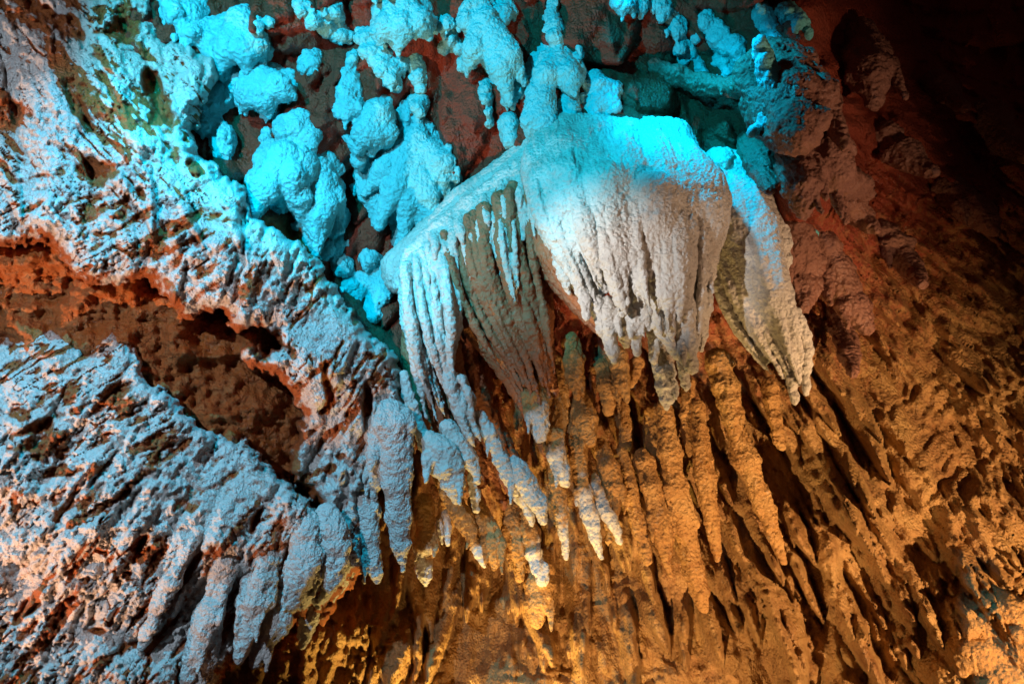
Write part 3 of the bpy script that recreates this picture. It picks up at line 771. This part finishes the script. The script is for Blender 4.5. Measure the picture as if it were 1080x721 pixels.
# --- ochre and white tipped stalactites
ST = [
    # pts, radii, white tip fraction, label
    ([(560, 400, 6.2), (567, 430, 6.05), (570, 462, 5.95)], [16, 15, 8], .45, "blunt ochre stalactite with rounded white tip under the brown curtain"),
    ([(691, 350, 6.0), (699, 385, 5.75), (703, 410, 5.68), (703, 433, 5.64)], [9, 14, 11, 2], .95, "plump white teardrop stalactite hanging alone beneath the canopy hem"),
    ([(578, 440, 6.4), (583, 480, 6.2), (591, 530, 6.05), (597, 588, 5.95)], [12, 11, 10, 3], .3, "long thin brown stalactite with pale right edge left of the forked blue one"),
    ([(583, 455, 6.1), (590, 490, 6.0), (597, 512, 5.95)], [11, 11, 3], .7, "short white-tipped stalactite above the long thin brown one"),
    ([(605, 440, 6.4), (612, 500, 6.15), (622, 545, 6.0), (634, 588, 5.92)], [13, 11, 11, 3], .5, "ochre stalactite whose lower half is the left prong of the blue fork"),
    ([(625, 505, 6.2), (637, 535, 6.0), (648, 555, 5.95), (654, 573, 5.92)], [9, 9, 7, 2], .9, "thin pale blue prong stalactite on the right of the fork"),
    ([(632, 470, 6.4), (644, 500, 6.2), (645, 540, 6.1), (641, 575, 6.02)], [11, 15, 9, 2], .0, "broad golden stalactite behind the pale blue fork"),
    ([(655, 480, 6.5), (664, 520, 6.3), (675, 560, 6.2), (683, 592, 6.1)], [11, 12, 11, 6], .0, "leaning knobbly ochre stalactite just right of the blue fork"),
    ([(676, 480, 6.5), (688, 520, 6.3), (699, 560, 6.2), (706, 605, 6.1)], [12, 13, 13, 4], .0, "bulging golden stalactite second to the right of the blue fork"),
    ([(700, 430, 6.6), (708, 490, 6.4), (724, 560, 6.3), (742, 640, 6.15)], [13, 14, 16, 8], .0, "longest golden pillar-like stalactite reaching low beside the fluted wall"),
    ([(735, 430, 6.6), (740, 480, 6.4), (749, 540, 6.3), (757, 590, 6.2)], [11, 12, 10, 3], .0, "warty ochre stalactite right of the golden pillar one"),
    ([(768, 420, 6.6), (785, 480, 6.4), (808, 540, 6.25), (826, 592, 6.15)], [12, 14, 12, 3], .0, "leaning ochre stalactite with pointed end right of the thicket"),
    ([(757, 380, 6.3), (768, 420, 6.15), (776, 462, 6.05)], [17, 15, 5], .0, "brown tooth shaped stalactite with golden right edge below the wing"),
    ([(812, 405, 6.4), (816, 440, 6.3), (822, 470, 6.2)], [9, 10, 5], .0, "knobbly golden stalactite directly below the wing's point"),
    ([(602, 360, 6.4), (606, 395, 6.2), (609, 420, 6.1)], [15, 12, 3], .0, "brown stalactite with fretted face in the hollow under the canopy"),
    ([(650, 375, 6.4), (655, 400, 6.25), (661, 424, 6.15)], [14, 11, 2.5], .0, "brown spike stalactite under the middle of the canopy hem"),
    ([(636, 385, 6.5), (641, 410, 6.35), (642, 434, 6.28)], [13, 12, 5], .0, "rounded brown stalactite beside the spike under the canopy"),
    ([(613, 420, 6.5), (619, 445, 6.3), (622, 466, 6.2)], [15, 15, 8], .0, "fat brown bulb stalactite above the blue fork"),
    ([(583, 380, 6.5), (589, 430, 6.35), (586, 475, 6.25)], [14, 12, 9], .0, "pitted golden column stalactite right of the blunt white-tipped one"),
    ([(672, 380, 6.5), (670, 395, 6.4), (666, 408, 6.35)], [8, 6, 1.5], .0, "tiny curled brown stalactite between the spike and the white teardrop"),
    ([(500, 530, 6.2), (515, 555, 6.1), (520, 575, 6.05), (521, 600, 6.0)], [10, 13, 13, 4], .0, "golden claw shaped stalactite over the dark hollow at the bottom"),
    ([(462, 500, 6.2), (485, 540, 6.1), (500, 570, 6.05), (510, 596, 6.0)], [11, 12, 8, 3], .22, "slanting golden stalactite with small white tip over the dark hollow"),
    ([(447, 530, 6.2), (450, 565, 6.05), (447, 595, 5.98), (449, 617, 5.95)], [11, 15, 11, 2.5], .4, "stout ochre stalactite with white point right of the long icicle"),
    ([(470, 540, 6.2), (472, 558, 6.15), (472, 574, 6.12)], [4, 4, 1.5], .9, "pair-like thin white straw over the dark hollow, right one"),
    ([(463, 545, 6.2), (465, 560, 6.15), (466, 573, 6.12)], [3, 3, 1.3], .9, "thin white straw over the dark hollow, left and fainter one"),
    ([(556, 540, 6.3), (562, 580, 6.2), (572, 610, 6.1)], [9, 11, 9], .5, "blue-streaked stalactite above the rusty red lump at the bottom"),
    ([(572, 590, 6.5), (569, 625, 6.35), (565, 655, 6.3)], [17, 21, 9], .0, "rusty red rounded lump stalactite at the bottom centre"),
    ([(536, 530, 6.5), (544, 570, 6.35), (548, 610, 6.3)], [11, 13, 6], .0, "plain ochre stalactite between the claw and the rusty red lump"),
    ([(655, 430, 6.8), (659, 460, 6.7), (662, 500, 6.6)], [9, 9, 5], .0, "slim ochre stalactite back in the thicket under the brown spike"),
    ([(690, 435, 6.7), (692, 470, 6.6), (695, 505, 6.5)], [12, 12, 7], .0, "pitted orange stalactite straight under the white teardrop"),
    ([(726, 405, 6.7), (724, 440, 6.6), (727, 480, 6.5)], [9, 8, 4], .0, "slim golden spike between the white teardrop and the brown tooth"),
]
for i, (pts, rad, wh, lab) in enumerate(ST):
    hang("stalactite", pts, rad, M_STAL, 300 + i, lab, white=wh, group="ochre stalactites in the thicket below the canopy", ribs=6, amp=0.026)

wd = W.D


def wall_depth(px, py):
    i = int(np.clip((px - W.x[0]) / 2, 0, len(W.x) - 1)); j = int(np.clip((py - W.y[0]) / 2, 0, len(W.y) - 1))
    return float(np.median(wd[max(j - 4, 0):j + 5, max(i - 4, 0):i + 5]))


# --- dark hanging spurs on the right under the roof
DK = [
    ([(812, 70, 6.9), (832, 110, 6.55), (842, 146, 6.35)], [34, 42, 20], 0, "thick dark slab blade with small cyan patch above the wing"),
    ([(838, 150, 6.6), (846, 195, 6.4), (847, 228, 6.3)], [20, 19, 5], 0, "dark brown blade with pale edge touching the wing's upper right"),
    ([(866, 150, 6.8), (880, 185, 6.5), (917, 206, 6.35)], [27, 25, 5], 0, "long dark blade pointing right below the thick slab"),
    ([(838, 245, 6.6), (845, 290, 6.4), (848, 325, 6.3)], [19, 21, 5], 0, "dark grey-brown leaf blade with golden edge right of the wing"),
    ([(865, 255, 6.8), (885, 300, 6.55), (915, 348, 6.4)], [20, 23, 6], 0, "lower dark blade with ragged golden edge beyond the leaf blade"),
    ([(880, 190, 6.9), (905, 225, 6.75), (925, 245, 6.7)], [14, 13, 4], 0, "small dark blade under the long one pointing right"),
    ([(880, 330, 6.9), (893, 365, 6.75), (900, 395, 6.7)], [12, 13, 4], 0, "brown blade with crumbly rim lowest of the dark blades"),
    ([(1040, 120, 7.0), (1062, 150, 6.8), (1085, 165, 6.7)], [16, 16, 8], 0, "dark jutting blade at the far right edge with lit upper rim"),
    ([(690, 70, 6.9), (735, 88, 6.8), (770, 92, 6.8), (806, 90, 6.8)], [9, 13, 12, 7], 0, "brown wavy rock ledge under the string of cyan beads"),
    ([(905, 40, 7), (918, 75, 7), (922, 112, 7)], [20, 22, 7], 0, "broad dim flap above the long dark blade at the edge of the black hollow"),
    ([(930, 140, 7), (958, 168, 7), (985, 182, 7)], [14, 15, 5], 0, "dim flap pointing right midway between the long blade and far right edge"),
    ([(790, 150, 7), (805, 180, 7), (812, 200, 7)], [16, 14, 5], 0, "small brown flap tucked under the thick slab against the wing top"),
    ([(930, 245, 7), (955, 275, 7), (972, 300, 7)], [15, 15, 5], 0, "rusty flap right of the lower ragged blade"),
    ([(1000, 200, 7), (1030, 225, 7), (1050, 245, 7)], [16, 16, 5], 0, "rusty flap in the middle of the right edge below the jutting blade"),
    ([(985, 85, 7.4), (1005, 105, 7.3), (1020, 115, 7.25)], [13, 10, 3], 0, "faint dark blade in the black upper right hollow"),
]
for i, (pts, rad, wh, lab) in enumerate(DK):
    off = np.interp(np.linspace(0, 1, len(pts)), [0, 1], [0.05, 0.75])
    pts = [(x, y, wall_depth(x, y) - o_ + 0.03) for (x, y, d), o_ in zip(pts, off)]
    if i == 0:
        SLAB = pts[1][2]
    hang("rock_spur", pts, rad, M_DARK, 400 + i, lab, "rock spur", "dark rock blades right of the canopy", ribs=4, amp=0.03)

rs = random.Random(900)
F = Field()
for x, y, d, r in ((1040, 665, 5.7, 24), (1065, 650, 5.6, 22), (1085, 685, 5.5, 34), (1030, 695, 5.6, 26), (1010, 715, 5.7, 26), (1055, 725, 5.5, 34), (1095, 735, 5.4, 36), (1000, 690, 5.85, 14)):
    c = loc3(x, y, d); F.cap(c, c + np.array([0, 0, -0.6]), r * d / FOC, r * d / FOC, 0.03)
    for q in range(6):
        v_ = np.array([rs.uniform(-1, 1), rs.uniform(-1, 1), rs.uniform(.2, 1)]); v_ /= np.linalg.norm(v_)
        e_ = c + v_ * r * d / FOC * .85; F.cap(e_, e_ + np.array([.02, -.03, 0]), r * d / FOC * rs.uniform(.2, .38), r * d / FOC * .2, 0.01)
o = solid("rock_lump", F, M_STAL, 0.012, 0.03, 0.08, 901)
tag(o, "knobbly bright ochre rock lump in the bottom right corner", "rock")

# ------------------------------------------------------------------ knobs of white cave coral on the roof, coloured with the lamp's cyan
KN = [
    ("cyan coral cluster on the top edge nearest the left flowstone", [(185, 8, 14), (205, 12, 12), (195, 25, 10)]),
    ("broad cyan coral cluster with round boss beside the left flowstone's rim", [(200, 35, 13), (220, 40, 15), (240, 35, 13), (257, 24, 13), (270, 40, 16), (268, 56, 13), (232, 60, 12), (240, 75, 10)]),
    ("row of three cyan coral bosses ending in two right-hand lobes", [(250, 85, 11), (265, 90, 13), (285, 85, 13), (305, 92, 11), (282, 112, 10), (257, 103, 9)]),
    ("upright cyan coral column against the left flowstone's rim", [(225, 105, 13), (238, 100, 9), (215, 130, 11), (233, 146, 11), (236, 160, 8)]),
    ("tiny lone cyan coral bead on bare brown roof", [(330, 63, 8), (321, 70, 5)]),
    ("thin zigzag of cyan coral hanging from the top edge", [(318, 8, 7), (334, 20, 9), (345, 28, 8), (352, 10, 6), (361, 38, 8)]),
    ("arched cyan coral ring on the brown roof", [(300, 135, 10), (315, 130, 10), (327, 145, 9), (302, 152, 9), (318, 165, 11), (281, 146, 7)]),
    ("large smooth cyan coral bank low on the left above the pale flowstone", [(285, 170, 17), (310, 182, 21), (335, 182, 19), (273, 196, 13), (345, 206, 16), (270, 222, 8), (299, 216, 7), (325, 226, 15), (352, 232, 13), (332, 250, 9)]),
    ("huge fan of cyan coral with long fingers pointing down", [(440, 142, 14), (425, 160, 17), (455, 160, 17), (405, 178, 19), (440, 185, 24), (468, 172, 14), (475, 190, 12), (398, 205, 15), (400, 228, 9), (425, 212, 17), (424, 240, 10), (423, 258, 6), (450, 212, 15), (455, 235, 10), (456, 248, 6), (470, 208, 9), (385, 192, 10), (380, 165, 9)]),
    ("tall narrow cyan coral ridge left of the leaning one", [(372, 62, 5), (370, 80, 8), (368, 100, 11), (366, 116, 10), (376, 112, 8)]),
    ("leaning cyan coral ridge below the top boss", [(384, 38, 7), (394, 52, 11), (404, 66, 11), (413, 80, 7), (417, 92, 4)]),
    ("forked cyan coral boss between leaning ridge and brown roof", [(423, 66, 9), (438, 66, 7), (441, 80, 7), (443, 92, 4)]),
    ("rounded cyan coral mound straight above the huge fan", [(392, 140, 14), (405, 125, 9), (378, 150, 11), (410, 148, 10), (404, 110, 6)]),
    ("two cyan coral beads above the huge fan's right half", [(428, 120, 8), (441, 112, 8), (440, 124, 5)]),
    ("wide cyan coral boss at the top edge in the middle left", [(405, 10, 15), (424, 5, 15), (440, 15, 13), (421, 34, 13), (450, 26, 9), (400, 30, 8)]),
    ("dim crumbly green-blue coral patch right of the top boss", [(470, 25, 7), (474, 40, 6), (482, 50, 5), (468, 50, 4)]),
    ("big hooked cyan coral lobe hanging at top centre", [(505, 4, 13), (495, 20, 11), (512, 33, 15), (520, 54, 15), (493, 68, 8), (536, 74, 14), (541, 92, 11), (550, 80, 8), (530, 14, 11), (535, 104, 5)]),
    ("arch-legged cyan coral standing on the canopy's top", [(580, 60, 13), (600, 66, 14), (607, 80, 10), (565, 68, 7), (567, 86, 9), (570, 110, 13), (567, 130, 15), (574, 148, 15), (602, 110, 8), (604, 130, 9), (603, 142, 8)]),
    ("round cyan coral boss half brown right of the arch-legged one", [(627, 90, 11), (630, 105, 13), (625, 119, 8), (642, 104, 13)]),
    ("thread-thin cyan coral streak below the hooked lobe", [(511, 92, 5), (512, 105, 4), (514, 118, 2.5), (516, 130, 2)]),
    ("single cyan coral drop below the hooked lobe", [(538, 124, 6), (536, 136, 8), (537, 148, 5)]),
    ("slender cyan coral spindle at the top edge above the arch", [(583, 4, 4), (582, 22, 6), (585, 34, 9)]),
    ("string of cyan coral beads along the top edge right of centre", [(655, 4, 9), (675, 3, 9), (698, 8, 11), (711, 28, 9), (717, 48, 7), (722, 62, 5)]),
    ("curved cyan coral scrap beside the string of beads", [(733, 40, 4), (727, 55, 5), (738, 70, 4), (742, 78, 3)]),
    ("leaning cyan coral streak right of the string of beads", [(745, 24, 8), (756, 38, 9), (762, 50, 7), (776, 50, 8), (779, 60, 6)]),
    ("short cyan coral tongue under the leaning streak", [(760, 65, 6), (767, 78, 7), (777, 90, 4)]),
    ("cyan coral drop at the top edge left of the lone outer one", [(802, 10, 7), (811, 28, 8), (818, 42, 4)]),
    ("outermost lone cyan coral drop toward the black hollow", [(830, 14, 8), (842, 24, 6), (851, 35, 3.5)]),
    ("narrow cyan coral strand running down the thick dark slab", [(801, 46, 4), (806, 62, 6), (810, 78, 8), (815, 95, 6), (814, 110, 4)]),
    ("flat cyan coral patch on the thick dark slab", [(808, 128, 7), (824, 124, 6), (795, 137, 4)]),
    ("small cyan coral strip on the long dark blade's end", [(893, 203, 4), (890, 196, 3)]),
    ("small blue coral fleck right of the wing on dark rock", [(857, 246, 4), (862, 258, 4)]),
    ("cyan coral tufts in the gap left of the curtain crest", [(388, 275, 8), (405, 285, 8), (380, 300, 9), (400, 310, 10), (395, 328, 8), (415, 290, 7)]),
    ("elongated cyan coral lumps below the large smooth bank", [(345, 262, 7), (362, 280, 8), (370, 300, 8), (360, 255, 6)]),
]
FING = {8: [((440, 150), [(384, 205), (399, 240), (424, 262), (441, 238), (457, 252), (475, 215), (482, 190)])],
        7: [((300, 165), [(267, 228), (298, 222), (322, 240)]), ((335, 180), [(346, 245), (360, 235), (334, 268)])],
        16: [((512, 25), [(494, 75), (538, 110), (553, 88)])], 14: [((425, 5), [(400, 46), (421, 52), (453, 40)])],
        1: [((255, 25), [(232, 76), (262, 78), (278, 66)])], 17: [((590, 62), [(566, 98), (606, 100)]), ((570, 100), [(560, 150), (578, 155)])],
        2: [((270, 82), [(258, 114), (284, 122), (310, 102)])], 12: [((398, 120), [(376, 160), (392, 162), (410, 158)])]}
for i, (lab, lobes) in enumerate(KN):
    rs = random.Random(500 + i)
    F = Field(); prev = None
    near = 6.3 if "dark slab" in lab else None
    for (x, y, r) in lobes:
        d0 = wall_depth(x, y)
        if near:
            d0 = SLAB - 0.18
        if "long dark blade" in lab: d0 = d0 - 0.3
        rm = r * d0 / FOC
        a = plumb(x, y)
        P0 = loc3(x - 0.15 * r * math.cos(a), y - 0.3 * r * math.sin(a), d0 + 0.05)
        P1 = loc3(x + 0.25 * r * math.cos(a), y + 0.45 * r * math.sin(a), d0 - rm * rs.uniform(.45, .9))
        F.cap(P0, P1, rm * 1.02, rm * 0.66, 0.06)
        P2 = loc3(x + (0.3 + rs.uniform(-.2, .2)) * r * math.cos(a), y + rs.uniform(1.3, 2.7) * r * math.sin(a), d0 - rm * rs.uniform(.4, .8))
        F.cap(P1, P2, rm * 0.58, rm * 0.14, 0.04)
        for q in range(4 if r > 5 else 0):                   # crust spreading on the rock round it
            b = rs.uniform(0, 2 * math.pi); e = rs.uniform(.85, 1.35)
            xx = x + e * r * math.cos(b); yy = y + e * r * math.sin(b); dd = wall_depth(xx, yy) if not near else d0
            q0 = loc3(xx, yy, dd - 0.2 * rm); F.cap(q0, loc3(xx + 1, yy + rs.uniform(2, 8), dd - 0.35 * rm), rm * rs.uniform(.22, .42), rm * .12, 0.04)
        for q in range(3):                                   # small warts
            b = rs.uniform(0, 2 * math.pi); e = rs.uniform(.4, .85)
            C = P1 + np.array([math.cos(b) * e * rm, math.sin(b) * e * rm, rs.uniform(-.1, .4) * rm])
            F.cap(C, C + np.array([0, -0.1 * rm, 0.02]), rm * rs.uniform(.35, .5), rm * .25, 0.06)
        if prev is not None and np.linalg.norm(prev[0] - P0) < 3.2 * (prev[1] + rm):
            F.cap(prev[0], P0, prev[1] * .85, rm * .85, 0.09)
        prev = (P0, rm)
    for root, tips in FING.get(i, []):
        for (tx, ty) in tips:
            mx_, my_ = (root[0] * .4 + tx * .6), (root[1] * .45 + ty * .55)
            dr = wall_depth(*root) - 0.1; dt = wall_depth(tx, ty) - 0.2
            F.path([loc3(root[0], root[1], dr), loc3(mx_, my_, (dr + dt) / 2 - 0.06), loc3(tx, ty, dt)], [.13, .125, .03], 0.03)
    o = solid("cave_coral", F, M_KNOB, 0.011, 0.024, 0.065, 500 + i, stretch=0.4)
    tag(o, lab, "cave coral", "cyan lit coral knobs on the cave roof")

# ------------------------------------------------------------------ camera
cd = bpy.data.cameras.new("camera"); cam = bpy.data.objects.new("camera", cd); COL.objects.link(cam)
cd.sensor_fit = 'HORIZONTAL'; cd.sensor_width = 36; cd.lens = 36 * FOC / 1080
cd.clip_end = 500
cam.matrix_world = Matrix(((RIGHT[0], UP[0], -FWD[0], CAM[0]), (RIGHT[1], UP[1], -FWD[1], CAM[1]), (RIGHT[2], UP[2], -FWD[2], CAM[2]), (0, 0, 0, 1)))
sc.camera = cam

# ------------------------------------------------------------------ show-cave lamps
def lamp(name, pos, target, power, color, cone=120, blend=0.5, radius=0.12):
    l = bpy.data.lights.new(name, 'SPOT'); o = bpy.data.objects.new(name, l); COL.objects.link(o)
    p = Vector(to_world(np.array(pos, float))); t = Vector(to_world(np.array(target, float)))
    o.location = p; o.rotation_euler = (t - p).to_track_quat('-Z', 'Y').to_euler()
    l.energy = power; l.color = color; l.spot_size = math.radians(cone); l.spot_blend = blend; l.shadow_soft_size = radius
    return o


lamp("cyan_floodlight", (0.5, 4.1, -5.85), loc3(790, 190, 6.1), 1250, (0.0, 0.52, 0.88), 56, 1.0, 0.16)
lamp("cyan_floodlight", (-2.5, 3.2, -1.5), loc3(425, 75, 6.6), 2300, (0.0, 0.55, 0.80), 62, 0.35, 0.04)
lamp("cyan_floodlight", (-2.4, 4.4, -3.0), loc3(215, 420, 5.1), 1700, (0.0, 0.52, 0.88), 58, 0.8, 0.04)
lamp("pale_floodlight", (-2.9, 1.8, -0.3), loc3(40, 370, 5.0), 900, (0.64, 0.80, 1.0), 90, 0.8, 0.04)
lamp("white_floodlight", (-3.0, 0.5, -1.8), loc3(636, 286, 5.5), 1500, (1.0, 0.97, 0.96), 18, 1.0, 0.04)
lamp("rose_floodlight", (-4.6, -4.6, -0.4), loc3(30, 250, 5.2), 3000, (1.0, 0.54, 0.32), 58, 0.8, 0.05)
lamp("amber_floodlight", (0.2, -4.4, -2.9), loc3(680, 640, 6.6), 1150, (1.0, 0.62, 0.27), 72, 0.9, 0.05)
lamp("amber_floodlight", (-0.5, -4.6, -5.6), loc3(480, 650, 6.6), 620, (1.0, 0.68, 0.20), 100, 0.8, 0.04)
lamp("orange_floodlight", (4.8, -2.6, -2.1), loc3(880, 540, 6.6), 1800, (1.0, 0.60, 0.28), 66, 0.9, 0.05)
lamp("ember_floodlight", (4.6, -0.8, -2.6), loc3(730, 160, 6.8), 480, (1.0, 0.62, 0.38), 60, 1.0, 0.05)

w = bpy.data.worlds.new("World"); sc.world = w; w.use_nodes = True
bg = w.node_tree.nodes["Background"]; bg.inputs[0].default_value = (0.55, 0.22, 0.18, 1); bg.inputs[1].default_value = 0.035

sc.view_settings.view_transform = 'Standard'; sc.view_settings.look = 'None'
sc.view_settings.exposure = 0.0; sc.view_settings.gamma = 1.0
sc.cycles.max_bounces = 3; sc.cycles.diffuse_bounces = 2; sc.cycles.glossy_bounces = 1
sc.cycles.use_denoising = True
sc.cycles.use_adaptive_sampling = True; sc.cycles.adaptive_threshold = 0.02
